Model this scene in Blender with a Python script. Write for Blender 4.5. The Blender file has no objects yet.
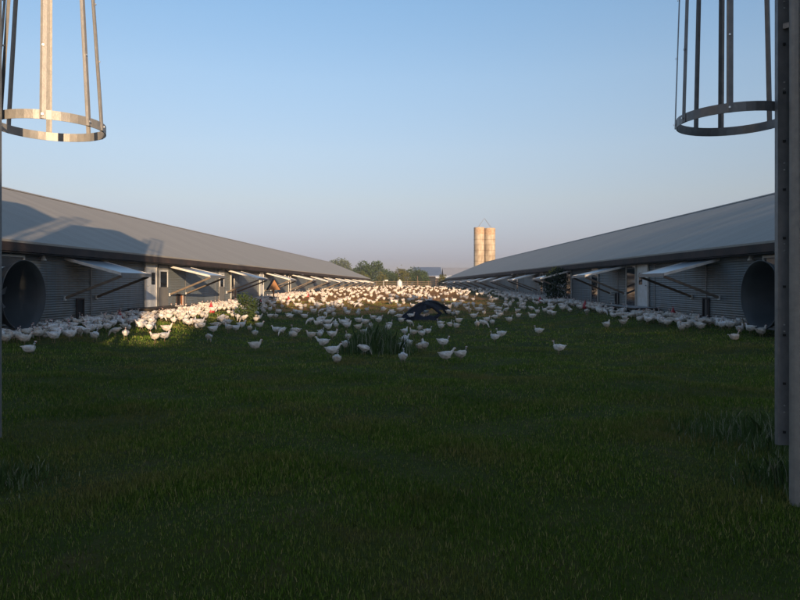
import bpy, math, random
import numpy as np
from mathutils import Vector, Matrix
R = random.Random(7)
C = bpy.context.scene.collection
SC = bpy.context.scene
E = 1.62                       # eye height above the near ground; all "rel" heights below are relative to the eye
F = 650.0                      # focal length in photo pixels

# ------------------------------------------------------------------ camera
cd = bpy.data.cameras.new('camera'); cam = bpy.data.objects.new('camera', cd); C.objects.link(cam)
cam.location = (0, 0, E); cam.rotation_euler = (math.radians(90), 0, 0)
cd.sensor_width = 36; cd.lens = F / 800 * 36; cd.shift_y = -15 / 800
cd.clip_start = 0.05; cd.clip_end = 9000
SC.camera = cam
# ------------------------------------------------------------------ sky, sun, exposure
SUN_EL, SUN_AZ = 10.0, 161.0    # azimuth clockwise from +Y: behind the camera, to the right
W = bpy.data.worlds.new('World'); SC.world = W; W.use_nodes = True
nt = W.node_tree; nt.nodes.clear()
sky = nt.nodes.new('ShaderNodeTexSky'); sky.sky_type = 'NISHITA'; sky.sun_disc = False
sky.sun_elevation = math.radians(SUN_EL); sky.sun_rotation = math.radians(SUN_AZ)
sky.air_density = 1.0; sky.dust_density = 0.6; sky.ozone_density = 2.0; sky.altitude = 100
bg = nt.nodes.new('ShaderNodeBackground'); bg.inputs['Strength'].default_value = 0.13
wo = nt.nodes.new('ShaderNodeOutputWorld')
# low haze band: the air near the horizon is greyer and dimmer than the clear-air model
gtc = nt.nodes.new('ShaderNodeTexCoord'); gsp = nt.nodes.new('ShaderNodeSeparateXYZ'); nt.links.new(gtc.outputs['Generated'], gsp.inputs[0])
gr = nt.nodes.new('ShaderNodeValToRGB'); nt.links.new(gsp.outputs['Z'], gr.inputs[0])
HB = [(0.0, (.335, .325, .58)), (.0384, (.367, .337, .568)), (.0675, (.481, .405, .548)), (.1267, (.741, .576, .579)), (.2005, (.930, .747, .708)), (.2981, (1.045, .911, .862)), (.3992, (1.0, .99, .98))]
while len(gr.color_ramp.elements) < len(HB): gr.color_ramp.elements.new(.5)
for el, (p_, c_) in zip(gr.color_ramp.elements, HB): el.position = p_; el.color = (*c_, 1)
gm = nt.nodes.new('ShaderNodeMix'); gm.data_type = 'RGBA'; gm.blend_type = 'MULTIPLY'; gm.inputs[0].default_value = 1
nt.links.new(sky.outputs[0], gm.inputs[6]); nt.links.new(gr.outputs[0], gm.inputs[7])
nt.links.new(gm.outputs[2], bg.inputs[0]); nt.links.new(bg.outputs[0], wo.inputs[0])
sd = bpy.data.lights.new('sun', 'SUN'); sun = bpy.data.objects.new('sun', sd); C.objects.link(sun)
sd.energy = 5.0; sd.angle = math.radians(0.5); sd.color = (1.0, 0.72, 0.45)
_a, _e = math.radians(SUN_AZ), math.radians(SUN_EL)
to_sun = Vector((math.sin(_a) * math.cos(_e), math.cos(_a) * math.cos(_e), math.sin(_e)))
sun.rotation_euler = (-to_sun).to_track_quat('-Z', 'Y').to_euler()
sun.location = to_sun * 60
vs = SC.view_settings
vs.view_transform = 'Standard'; vs.look = 'None'; vs.gamma = 1; vs.exposure = 0.8; vs.use_curve_mapping = False
SC.display_settings.display_device = 'sRGB'

# ------------------------------------------------------------------ helpers
def tag(o, label=None, cat=None, group=None, kind=None):
    if label: o['label'] = label
    if cat: o['category'] = cat
    if group: o['group'] = group
    if kind: o['kind'] = kind
    return o

def empty(name, loc=(0, 0, 0), rz=0, label=None, cat=None, group=None):
    o = bpy.data.objects.new(name, None); C.objects.link(o)
    o.location = loc; o.rotation_euler = (0, 0, rz); o.empty_display_size = 0.2
    return tag(o, label, cat, group)

class MB:
    def __init__(s, m=1): s.v = []; s.f = []; s.mi = []; s.m = m
    def add(s, vs_, fs, mi=0):
        b = len(s.v)
        s.v += [(s.m * p[0], p[1], p[2]) for p in vs_]
        for f in fs:
            f = [b + i for i in f]
            if s.m < 0: f = f[::-1]
            s.f.append(f); s.mi.append(mi)
    def box(s, x0, x1, y0, y1, z0, z1, mi=0):
        if x1 < x0: x0, x1 = x1, x0
        if y1 < y0: y0, y1 = y1, y0
        p = [(x0,y0,z0),(x1,y0,z0),(x1,y1,z0),(x0,y1,z0),(x0,y0,z1),(x1,y0,z1),(x1,y1,z1),(x0,y1,z1)]
        s.add(p, [(0,3,2,1),(4,5,6,7),(0,1,5,4),(1,2,6,5),(2,3,7,6),(3,0,4,7)], mi)
    def prism(s, quad, t, mi=0):          # quad of 4 points, thickened by vector t
        a = [Vector(p) for p in quad]; b = [p + Vector(t) for p in a]; n = len(a)
        s.add([tuple(p) for p in a + b], [tuple(range(n))[::-1], tuple(range(n, 2*n))] + [(i, (i+1) % n, (i+1) % n + n, i + n) for i in range(n)], mi)
    def bar(s, a, b, w, h, up=(0, 0, 1), mi=0):
        a = Vector(a); b = Vector(b); d = (b - a).normalized(); u = Vector(up)
        r = d.cross(u)
        if r.length < 1e-4: r = d.cross(Vector((1, 0, 0)))
        r.normalize(); u = r.cross(d).normalized()
        r *= w / 2; u *= h / 2
        q = [a - r - u, a + r - u, a + r + u, a - r + u]
        p = q + [x + (b - a) for x in q]
        s.add([tuple(x) for x in p], [(3,2,1,0),(4,5,6,7),(0,1,5,4),(1,2,6,5),(2,3,7,6),(3,0,4,7)], mi)
    def tube(s, pts, rads, n=8, mi=0, cap=True, squash=None):
        rings = []; N = len(pts); P = [Vector(p) for p in pts]
        for i, p in enumerate(P):
            d = (P[min(i+1, N-1)] - P[max(i-1, 0)]).normalized()
            ref = Vector((0, 0, 1)) if abs(d.z) < 0.95 else Vector((1, 0, 0))
            a = d.cross(ref).normalized(); b = a.cross(d).normalized()
            ra = rads[i] if not isinstance(rads[i], (tuple, list)) else rads[i][0]
            rb = rads[i] if not isinstance(rads[i], (tuple, list)) else rads[i][1]
            rings.append([p + a * math.cos(2*math.pi*k/n) * ra + b * math.sin(2*math.pi*k/n) * rb for k in range(n)])
        v = [tuple(q) for r in rings for q in r]; f = []
        for i in range(N-1):
            for k in range(n):
                f.append((i*n+k, i*n+(k+1) % n, (i+1)*n+(k+1) % n, (i+1)*n+k))
        if cap: f.append(tuple(range(n))[::-1]); f.append(tuple((N-1)*n+k for k in range(n)))
        s.add(v, f, mi)
    def lathe(s, prof, c=(0, 0, 0), n=24, mi=0):
        v = []; f = []
        for r, z in prof:
            for k in range(n):
                a = 2*math.pi*k/n; v.append((c[0] + r*math.cos(a), c[1] + r*math.sin(a), c[2] + z))
        for i in range(len(prof)-1):
            for k in range(n):
                f.append((i*n+k, i*n+(k+1) % n, (i+1)*n+(k+1) % n, (i+1)*n+k))
        s.add(v, f, mi)
    def build(s, name, mats, parent=None, smooth=False, link=True):
        me = bpy.data.meshes.new(name); me.from_pydata(s.v, [], s.f)
        if not isinstance(mats, (list, tuple)): mats = [mats]
        for m in mats: me.materials.append(m)
        if len(mats) > 1: me.polygons.foreach_set('material_index', s.mi)
        if smooth: me.polygons.foreach_set('use_smooth', [True] * len(me.polygons))
        me.update()
        o = bpy.data.objects.new(name, me)
        if link: C.objects.link(o)
        if parent: o.parent = parent
        return o

def copy_tree(o, parent=None):
    c = o.copy(); C.objects.link(c); c.parent = parent
    for ch in list(o.children): copy_tree(ch, c)
    return c

def mat(name, col, rough=0.6, metal=0.0, col2=None, scale=3.0, amt=0.5, bump=0.0, bscale=40.0, spec=0.5, stretch=(1, 1, 1), detail=4, emit=None):
    m = bpy.data.materials.new(name); m.use_nodes = True; n = m.node_tree; b = n.nodes['Principled BSDF']
    b.inputs['Roughness'].default_value = rough; b.inputs['Metallic'].default_value = metal
    b.inputs['Specular IOR Level'].default_value = spec
    b.inputs['Base Color'].default_value = (*col, 1)
    if col2 or bump:
        tc = n.nodes.new('ShaderNodeTexCoord'); mp = n.nodes.new('ShaderNodeMapping'); mp.inputs['Scale'].default_value = stretch
        n.links.new(tc.outputs['Object'], mp.inputs[0])
    if col2:
        no = n.nodes.new('ShaderNodeTexNoise'); no.inputs['Scale'].default_value = scale; no.inputs['Detail'].default_value = detail
        n.links.new(mp.outputs[0], no.inputs[0])
        rp = n.nodes.new('ShaderNodeValToRGB'); rp.color_ramp.elements[0].position = 0.5 - amt/2; rp.color_ramp.elements[1].position = 0.5 + amt/2
        rp.color_ramp.elements[0].color = (*col, 1); rp.color_ramp.elements[1].color = (*col2, 1)
        n.links.new(no.outputs[0], rp.inputs[0]); n.links.new(rp.outputs[0], b.inputs['Base Color'])
    if bump:
        nb = n.nodes.new('ShaderNodeTexNoise'); nb.inputs['Scale'].default_value = bscale; nb.inputs['Detail'].default_value = 3
        n.links.new(mp.outputs[0], nb.inputs[0]); bp = n.nodes.new('ShaderNodeBump'); bp.inputs['Strength'].default_value = bump; bp.inputs['Distance'].default_value = 0.02
        n.links.new(nb.outputs[0], bp.inputs['Height']); n.links.new(bp.outputs[0], b.inputs['Normal'])
    return m

def math_node(n, op, a, b=None):
    x = n.nodes.new('ShaderNodeMath'); x.operation = op
    for i, v in enumerate((a, b)):
        if v is None: continue
        if isinstance(v, (int, float)): x.inputs[i].default_value = v
        else: n.links.new(v, x.inputs[i])
    return x.outputs[0]

def panel_mat(name, cols, rough, metal, width, streak=0.25, seam=0.0, dirt=(0.12, 0.09, 0.06)):
    """sheet metal: every sheet along the building has its own slight tint, with vertical weather streaks and low dirt"""
    m = bpy.data.materials.new(name); m.use_nodes = True; n = m.node_tree; b = n.nodes['Principled BSDF']
    tc = n.nodes.new('ShaderNodeTexCoord'); sp = n.nodes.new('ShaderNodeSeparateXYZ'); n.links.new(tc.outputs['Object'], sp.inputs[0])
    idx = math_node(n, 'FLOOR', math_node(n, 'DIVIDE', sp.outputs['Y'], width))
    wn = n.nodes.new('ShaderNodeTexWhiteNoise'); wn.noise_dimensions = '1D'; n.links.new(idx, wn.inputs['W'])
    rp = n.nodes.new('ShaderNodeValToRGB'); rp.color_ramp.elements[0].color = (*cols[0], 1); rp.color_ramp.elements[1].color = (*cols[1], 1)
    n.links.new(wn.outputs['Value'], rp.inputs[0])
    mp = n.nodes.new('ShaderNodeMapping'); mp.inputs['Scale'].default_value = (0.35, 2.5, 0.35); n.links.new(tc.outputs['Object'], mp.inputs[0])
    no = n.nodes.new('ShaderNodeTexNoise'); no.inputs['Scale'].default_value = 1.6; no.inputs['Detail'].default_value = 6; n.links.new(mp.outputs[0], no.inputs[0])
    r2 = n.nodes.new('ShaderNodeValToRGB'); r2.color_ramp.elements[0].position = 0.42; r2.color_ramp.elements[1].position = 0.72
    n.links.new(no.outputs[0], r2.inputs[0])
    mx = n.nodes.new('ShaderNodeMix'); mx.data_type = 'RGBA'
    n.links.new(math_node(n, 'MULTIPLY', r2.outputs[0], streak), mx.inputs[0])
    n.links.new(rp.outputs[0], mx.inputs[6]); mx.inputs[7].default_value = (*dirt, 1)
    fin = mx.outputs[2]
    if not seam:
        q3 = n.nodes.new('ShaderNodeTexNoise'); q3.inputs['Scale'].default_value = 2.2; q3.inputs['Detail'].default_value = 7; n.links.new(tc.outputs['Object'], q3.inputs[0])
        hz_ = math_node(n, 'ADD', math_node(n, 'SUBTRACT', E-.95, sp.outputs['Z']), math_node(n, 'MULTIPLY', math_node(n, 'SUBTRACT', q3.outputs[0], .5), 1.3))
        mr_ = n.nodes.new('ShaderNodeMapRange'); mr_.inputs[1].default_value = -.1; mr_.inputs[2].default_value = .35; mr_.inputs[4].default_value = .7; n.links.new(hz_, mr_.inputs[0])
        m3 = n.nodes.new('ShaderNodeMix'); m3.data_type = 'RGBA'; n.links.new(mr_.outputs[0], m3.inputs[0]); n.links.new(fin, m3.inputs[6]); m3.inputs[7].default_value = (.13, .10, .07, 1); fin = m3.outputs[2]
    n.links.new(fin, b.inputs['Base Color'])
    b.inputs['Roughness'].default_value = rough; b.inputs['Metallic'].default_value = metal
    if seam:
        fr = math_node(n, 'FRACT', math_node(n, 'DIVIDE', sp.outputs['Y'], seam))
        pl = math_node(n, 'LESS_THAN', fr, 0.10)
        bp = n.nodes.new('ShaderNodeBump'); bp.inputs['Distance'].default_value = 0.02; bp.inputs['Strength'].default_value = 0.35
        n.links.new(pl, bp.inputs['Height']); n.links.new(bp.outputs[0], b.inputs['Normal'])
    return m

M = {}
M['wall'] = panel_mat('wall_sheet', ((.115, .145, .165), (.17, .195, .21)), 0.5, 0.0, 1.9, 0.45)
M['roof'] = panel_mat('roof_sheet', ((.275, .255, .222), (.305, .284, .25)), 0.7, 0.0, 0.9, 0.3, seam=0.3, dirt=(.2, .185, .165))
M['fascia'] = mat('fascia_wood', (.055, .032, .024), .8, 0, (.012, .011, .012), 1.6, .5, .3, 30)
M['soffit'] = mat('soffit_dark', (.02, .018, .017), .9)
M['awning'] = mat('awning_sheet', (.42, .45, .48), .3, .55, (.34, .36, .38), 3, .6, .1, 10)
M['awnrim'] = mat('awning_rim', (.62, .60, .56), .45, .1, (.45, .42, .38), 6, .5)
M['strut'] = mat('strut_wood', (.09, .065, .05), .8, 0, (.18, .135, .09), 5, .5, .4, 40, stretch=(1, 1, 4))
M['white'] = mat('white_paint', (.62, .64, .66), .45, 0, (.5, .5, .48), 4, .5)
M['greydoor'] = mat('grey_door', (.16, .16, .16), .6, 0, (.20, .19, .17), 5, .5)
M['glass'] = mat('dark_glass', (.02, .024, .03), .06, 0, spec=1.0)
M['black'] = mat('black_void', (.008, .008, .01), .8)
M['platform'] = mat('platform_wood', (.035, .028, .024), .85, 0, (.07, .055, .04), 6, .5, .3)
M['deckedge'] = mat('platform_edge', (.30, .30, .30), .6, .2)
M['cone'] = mat('fan_cone_plastic', (.024, .028, .031), .6, 0, (.045, .05, .052), 2, .5)
M['conein'] = mat('fan_inside', (.02, .022, .025), .6)
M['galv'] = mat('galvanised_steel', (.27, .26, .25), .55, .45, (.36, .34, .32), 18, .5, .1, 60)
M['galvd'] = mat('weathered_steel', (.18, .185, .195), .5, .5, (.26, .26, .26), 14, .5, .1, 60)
M['tank'] = mat('bin_steel', (.38, .38, .38), .4, .6, (.45, .44, .42), 3, .5)
M['bolt'] = mat('bolt_zinc', (.7, .7, .7), .3, .8)
M['boltd'] = mat('bolt_dark', (.03, .03, .03), .6, .3)
M['red'] = mat('red_plastic', (.36, .022, .03), .4, 0, (.36, .03, .03), 5, .5)
M['tan'] = mat('tan_plywood', (.34, .16, .065), .8, 0, (.25, .12, .05), 6, .5)
M['orangewood'] = mat('pop_hole_board', (.42, .15, .05), .75, 0, (.30, .10, .04), 6, .5)
M['plastic'] = mat('black_plastic', (.006, .007, .012), .8, 0, (.014, .016, .026), 4, .5, 1.0, 7, spec=.35)
M['silo'] = None
M['bark'] = mat('bark', (.09, .065, .045), .9, 0, (.05, .038, .03), 8, .5, .6, 20)
M['fence'] = mat('fence_wood', (.11, .075, .05), .85, 0, (.16, .11, .07), 3, .5)
M['bluemetal'] = mat('blue_roof', (.10, .14, .22), .4, .3, (.14, .18, .26), .4, .5)
M['greymetal'] = mat('pale_roof', (.26, .28, .33), .45, .3, (.32, .33, .36), .4, .5)
M['dark'] = mat('shed_interior', (.015, .017, .02), .9)

def leaf_mat(name, a, b, c=None, scale=1.2):
    m = bpy.data.materials.new(name); m.use_nodes = True; n = m.node_tree; bs = n.nodes['Principled BSDF']
    ge = n.nodes.new('ShaderNodeNewGeometry'); rp = n.nodes.new('ShaderNodeValToRGB')
    rp.color_ramp.elements[0].color = (*a, 1); rp.color_ramp.elements[1].color = (*b, 1)
    if c: e = rp.color_ramp.elements.new(.9); e.color = (*c, 1); rp.color_ramp.elements[1].position = .8; 
    if c: rp.color_ramp.elements[1].color = (*b, 1); rp.color_ramp.elements[2].color = (*c, 1); rp.color_ramp.elements[2].position = 1.0
    n.links.new(ge.outputs['Random Per Island'], rp.inputs[0])
    if name == 'grass_blade':
        tc = n.nodes.new('ShaderNodeTexCoord'); cr = None
        for sc_, lo, hi, f_, colr in ((.45, .50, .72, .7, (.24, .165, .07)), (1.6, .55, .75, .55, (.20, .14, .05)), (.3, .5, .7, .6, (.030, .068, .011))):
            q = n.nodes.new('ShaderNodeTexNoise'); q.inputs['Scale'].default_value = sc_; q.inputs['Detail'].default_value = 5; n.links.new(tc.outputs['Object'], q.inputs[0])
            mr = n.nodes.new('ShaderNodeMapRange'); mr.inputs[1].default_value = lo; mr.inputs[2].default_value = hi; mr.inputs[4].default_value = f_; n.links.new(q.outputs[0], mr.inputs[0])
            mxx = n.nodes.new('ShaderNodeMix'); mxx.data_type = 'RGBA'; n.links.new(mr.outputs[0], mxx.inputs[0]); n.links.new(cr or rp.outputs[0], mxx.inputs[6]); mxx.inputs[7].default_value = (*colr, 1); cr = mxx.outputs[2]
        class _o: outputs = [cr]
        rp = _o
    n.links.new(rp.outputs[0], bs.inputs['Base Color']); bs.inputs['Roughness'].default_value = .7
    bs.inputs['Specular IOR Level'].default_value = .08
    tr = n.nodes.new('ShaderNodeBsdfTranslucent'); n.links.new(rp.outputs[0], tr.inputs[0])
    mx = n.nodes.new('ShaderNodeMixShader'); mx.inputs[0].default_value = .25
    out = n.nodes['Material Output']; n.links.new(bs.outputs[0], mx.inputs[1]); n.links.new(tr.outputs[0], mx.inputs[2]); n.links.new(mx.outputs[0], out.inputs[0])
    return m
M['leaf'] = leaf_mat('leaf_green', (.035, .06, .018), (.07, .10, .03))
M['leafy'] = leaf_mat('leaf_yellow_green', (.08, .09, .02), (.14, .13, .035))
M['leafp'] = leaf_mat('leaf_pale', (.08, .10, .05), (.12, .14, .07))
M['leafd'] = leaf_mat('leaf_dark', (.02, .035, .012), (.045, .06, .02))
M['grass'] = leaf_mat('grass_blade', (.040, .086, .008), (.145, .225, .030), (.42, .34, .14))
M['weed'] = leaf_mat('weed_blade', (.045, .085, .022), (.09, .14, .045), (.42, .41, .30))

# ------------------------------------------------------------------ terrain
def lerp_tab(t, y):
    return float(np.interp(y, [a for a, _ in t], [b for _, b in t]))
CEN = [(-300,-1.6),(0,-1.62),(8,-1.66),(16,-1.86),(22,-1.95),(28,-1.85),(38,-1.52),(49,-1.14),(60,-.90),(73,-.70),(100,-.52),(140,-.40),(400,-.5),(6000,-.5)]
WAL = [(-300,-1.6),(0,-1.62),(10,-1.6),(20,-1.5),(30,-1.40),(50,-1.1),(73,-.72),(100,-.54),(140,-.42),(400,-.5),(6000,-.5)]
def H_np(x, y):
    x = np.asarray(x, float); y = np.asarray(y, float)
    c = np.interp(y, *zip(*CEN)); w = np.interp(y, *zip(*WAL))
    # soften the knots of the profile
    c = (c + np.interp(y-3, *zip(*CEN)) + np.interp(y+3, *zip(*CEN))) / 3
    w = (w + np.interp(y-3, *zip(*WAL)) + np.interp(y+3, *zip(*WAL))) / 3
    t = np.clip((np.abs(x) - 4.5) / 6.5, 0, 1); t = t*t*(3-2*t)
    b = 0.022*np.sin(x*1.7+y*.6) + 0.018*np.sin(x*.8-y*1.3+2) + 0.012*np.sin(x*3.1+y*2.7) + 0.01*np.sin(y*4.1-x*2.2)
    b = b * np.clip((200-np.abs(y))/150, 0, 1)
    return c*(1-t) + w*t + b + E
def H(x, y): return float(H_np(x, y))

# soil: how bare the ground is (1 = bare brown earth)
def bare_np(x, y):
    a = np.exp(-(((x+1.5)/7.5)**2)) * np.clip((y-34)/8, 0, 1)
    return a

def build_ground():
    def axis(a, step0, g, lim):
        out = [0.0]; s = step0
        while out[-1] < lim: out.append(out[-1] + s); s = s * g if out[-1] > a else s
        return out
    xp = [min(v, 560) for v in axis(16, .35, 1.18, 560)]; xs = sorted(set([-v for v in xp] + xp))
    yp = [min(v, 1700) for v in axis(70, .4, 1.06, 1700)]; yn = [min(v, 400) for v in axis(10, .6, 1.3, 400)]; ys = sorted(set([-v for v in yn] + yp))
    X, Y = np.meshgrid(xs, ys); Z = H_np(X, Y)
    v = np.stack([X.ravel(), Y.ravel(), Z.ravel()], 1)
    nx, ny = len(xs), len(ys)
    i, j = np.meshgrid(np.arange(nx-1), np.arange(ny-1)); k = (j*nx+i).ravel()
    f = np.stack([k, k+1, k+nx+1, k+nx], 1)
    me = bpy.data.meshes.new('ground'); me.from_pydata(v.tolist(), [], f.tolist())
    me.polygons.foreach_set('use_smooth', [True]*len(me.polygons))
    m = bpy.data.materials.new('ground_turf_and_soil'); m.use_nodes = True; n = m.node_tree; b = n.nodes['Principled BSDF']
    b.inputs['Roughness'].default_value = 1.0; b.inputs['Specular IOR Level'].default_value = .1
    tc = n.nodes.new('ShaderNodeTexCoord'); sp = n.nodes.new('ShaderNodeSeparateXYZ'); n.links.new(tc.outputs['Object'], sp.inputs[0])
    def noise(sc, det=5, lo=.35, hi=.65):
        q = n.nodes.new('ShaderNodeTexNoise'); q.inputs['Scale'].default_value = sc; q.inputs['Detail'].default_value = det
        n.links.new(tc.outputs['Object'], q.inputs[0]); r = n.nodes.new('ShaderNodeMapRange')
        r.inputs[1].default_value = lo; r.inputs[2].default_value = hi; n.links.new(q.outputs[0], r.inputs[0]); return r.outputs[0]
    def mix(fac, a, c):
        x = n.nodes.new('ShaderNodeMix'); x.data_type = 'RGBA'
        if isinstance(fac, float): x.inputs[0].default_value = fac
        else: n.links.new(fac, x.inputs[0])
        for i_, val in ((6, a), (7, c)):
            if isinstance(val, tuple): x.inputs[i_].default_value = (*val, 1)
            else: n.links.new(val, x.inputs[i_])
        return x.outputs[2]
    turf = mix(noise(.35), (.032, .046, .007), (.052, .062, .012))
    turf = mix(math_node(n, 'MULTIPLY', noise(2.2, 6, .5, .75), .7), turf, (.085, .062, .026))
    soil = mix(noise(.8), (.26, .12, .036), (.37, .185, .06))
    soil = mix(math_node(n, 'MULTIPLY', noise(5, 4, .5, .7), .6), soil, (.12, .075, .032))
    # bare earth in the middle of the yard, further back
    ax = math_node(n, 'MULTIPLY', math_node(n, 'ADD', sp.outputs['X'], 1.0), 1/9.5)
    g = math_node(n, 'SUBTRACT', 1.15, math_node(n, 'MULTIPLY', ax, ax))
    r = n.nodes.new('ShaderNodeMapRange'); r.inputs[1].default_value = 31; r.inputs[2].default_value = 42; n.links.new(sp.outputs['Y'], r.inputs[0])
    r2 = n.nodes.new('ShaderNodeMapRange'); r2.inputs[1].default_value = 141; r2.inputs[2].default_value = 150; n.links.new(sp.outputs['Y'], r2.inputs[0])
    msk = math_node(n, 'MULTIPLY', math_node(n, 'MULTIPLY', g, r.outputs[0]), math_node(n, 'SUBTRACT', 1.0, r2.outputs[0]))
    ms = n.nodes.new('ShaderNodeMapRange'); ms.inputs[1].default_value = .25; ms.inputs[2].default_value = .6
    n.links.new(math_node(n, 'ADD', msk, math_node(n, 'MULTIPLY', math_node(n, 'SUBTRACT', noise(.25), .5), .5)), ms.inputs[0])
    n.links.new(mix(ms.outputs[0], turf, soil), b.inputs['Base Color'])
    bp = n.nodes.new('ShaderNodeBump'); bp.inputs['Distance'].default_value = .06; bp.inputs['Strength'].default_value = .9
    q = n.nodes.new('ShaderNodeTexNoise'); q.inputs['Scale'].default_value = 7; q.inputs['Detail'].default_value = 8; n.links.new(tc.outputs['Object'], q.inputs[0])
    n.links.new(q.outputs[0], bp.inputs['Height']); n.links.new(bp.outputs[0], b.inputs['Normal'])
    me.materials.append(m); o = bpy.data.objects.new('ground', me); C.objects.link(o); tag(o, kind='structure')
build_ground()

# ------------------------------------------------------------------ barns
YB0, YB1 = 13.5, 138.0; LEN = YB1 - YB0
EAVE, OVER, RUN, RISE = 1.39, 0.45, 8.0, 3.45
def build_barn(m, x0, slope, base, label, label_awn):
    """local frame: y along the barn, x (times m) towards the yard; wall face at x = 0"""
    rz = -math.atan(slope) ; rt = empty('poultry_barn', (x0, YB0, 0), rz, label, 'barn')
    G = lambda s, d=0: H(x0 + m*d + slope*s, YB0 + s)
    # long walls with rolled ribs
    for d0, sg in ((0, 1), (-2*RUN, -1)):
        mb = MB(m); z0, z1 = -2.3+E, 1.02+E; pitch = .088; nz = int((z1-z0)/pitch*4)
        v = []
        for i in range(nz+1):
            z = z0 + (z1-z0)*i/nz; x = d0 + sg*0.0155*math.cos(2*math.pi*z/pitch)
            v += [(x, 0, z), (x, LEN, z)]
        fs = [(2*i, 2*i+1, 2*i+3, 2*i+2) if sg > 0 else (2*i, 2*i+2, 2*i+3, 2*i+1) for i in range(nz)]
        mb.add(v, fs); mb.build('wall', M['wall'], rt, smooth=True)
    for s in (0.0, LEN):
        mb = MB(m)
        mb.prism([(-.02, s, -2.3+E), (-2*RUN+.02, s, -2.3+E), (-2*RUN+.02, s, 1.2+E), (-RUN, s, EAVE+RISE-.12+E), (-.02, s, 1.2+E)], (0, .06 if s == 0 else -.06, 0))
        mb.build('end_wall', M['wall'], rt)
    # roof: two slopes with thickness
    k = RISE/(RUN+OVER)
    mb = MB(m); t = .07
    for sg in (1, -1):
        xr = -RUN; xe = -RUN + sg*(RUN+OVER)
        mb.prism([(xr, -.4, EAVE+RISE+E), (xr, LEN+.4, EAVE+RISE+E), (xe, LEN+.4, EAVE+E), (xe, -.4, EAVE+E)], (0, 0, -t))
    rf = mb.build('roof', M['roof'], rt)
    mb = MB(m); mb.prism([(-RUN-.22, -.42, EAVE+RISE-.06+E), (-RUN, -.42, EAVE+RISE+.05+E), (-RUN+.22, -.42, EAVE+RISE-.06+E)], (0, LEN+.84, 0))
    mb.build('ridge_cap', M['roof'], rf)
    mb = MB(m)
    for sg in (1, -1):
        xe = -RUN + sg*(RUN+OVER)
        mb.box(xe-.03*sg, xe, -.4, LEN+.4, 1.05+E, EAVE-.072+E)
    mb.build('fascia', M['fascia'], rt)
    mb = MB(m); mb.box(.02, OVER-.032, -.38, LEN+.38, 1.0+E, 1.03+E); mb.box(-2*RUN-OVER+.032, -2*RUN-.02, -.38, LEN+.38, 1.0+E, 1.03+E); mb.build('soffit', M['soffit'], rt)
    # rafter tails and wall posts that break up the wall
    s = 2.0
    while s < LEN:
        mb = MB(m); mb.box(.016, .03, s, s+.05, -2.0+E, .995+E); mb.build('wall_post', M['galvd'], rt); s += 4.9
    for s in (8.5, 22.8, 31.2, 45.0, 60.3):
        mb = MB(m); mb.lathe([(0, .10), (.05, .10), (.06, .04), (.10, -.05), (.105, -.07), (0, -.075)], (.14, s, .90+E), 14); mb.box(.02, .13, s-.02, s+.02, .93+E, .97+E)
        mb.build('wall_lamp', M['awnrim'], rt, smooth=False)
    mb = MB(m); mb.tube([(.05, 2, .86+E), (.05, 30, .85+E), (.05, LEN-2, .86+E)], [.014]*3, 6); mb.build('conduit', M['galvd'], rt)
    # awnings with struts
    AW = base['awn']; n_aw = 0
    proto = None
    while True:
        far = AW + n_aw*base['pitch']
        if far > YB1-6: break
        s1 = far-YB0; s0 = s1-2.35
        if proto is None:
            aw = MB(m); P0, P1 = .05, 2.15; zt, zf = .99+E, .43+E
            aw.prism([(P0, -2.35, zt), (P0, 0, zt), (P1, 0, zf), (P1, -2.35, zf)], (0, 0, -.025))
            proto = a = aw.build('awning', M['awning'], rt)
            for yy in (-2.40, -.0):
                r = MB(m); r.prism([(P0, yy, zt+.02), (P1+.0, yy, zf+.02), (P1, yy, zf-.085), (P0, yy, zt-.085)], (0, .045, 0)); r.build('side_rim', M['awnrim'], a)
            r = MB(m); r.box(P1+.003, P1+.04, -2.40, .045, zf-.12, zf+.015); r.build('front_rim', M['galvd'], a)
            for yy in (-2.30, -.08):
                st = MB(m); st.bar((P1-.03, yy, zf-.11), (.05, yy, -.47+E), .06, .09); st.bar((.04, yy, -.40+E), (.04, yy, -.56+E), .11, .05, mi=1)
                st.build('strut', [M['strut'], M['white']], a)
            a.location = (0, s1, 0)
        else:
            a = copy_tree(proto, rt); a.location = (0, s1 + R.uniform(-.25, .25), 0); q_ = R.uniform(-.035, .035)*m; a.rotation_euler = (R.uniform(-.012, .012), q_, 0); a.location.z = q_*0 + (.99+E)*(1-math.cos(q_)); a.location.x = -(.99+E)*math.sin(q_)
        # pop hole with jambs, under the awning
        sp_ = s1-1.0 if n_aw else s1-1.1
        gz = G(sp_)
        zb = max(gz+.12, -1.28+E); ztp = zb+.72
        if ztp < -.25+E:
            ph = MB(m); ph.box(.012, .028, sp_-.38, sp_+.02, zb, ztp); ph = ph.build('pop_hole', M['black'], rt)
            j = MB(m)
            j.box(.016, .06, sp_-.44, sp_-.383, zb, ztp+.05); j.box(.016, .06, sp_+.023, sp_+.08, zb, ztp+.05); j.box(.016, .06, sp_-.38, sp_+.02, ztp+.003, ztp+.05)
            j.build('frame', M['fascia'], ph)
            if m > 0 and n_aw in (1, 2, 4):
                dd = MB(m); dd.box(.07, .09, sp_+.1, sp_+.45, zb, ztp); dd.box(.09, .11, sp_+.24, sp_+.32, zb, ztp, 1); dd.build('sliding_board', [M['orangewood'], M['awnrim']], ph)
        n_aw += 1
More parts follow.
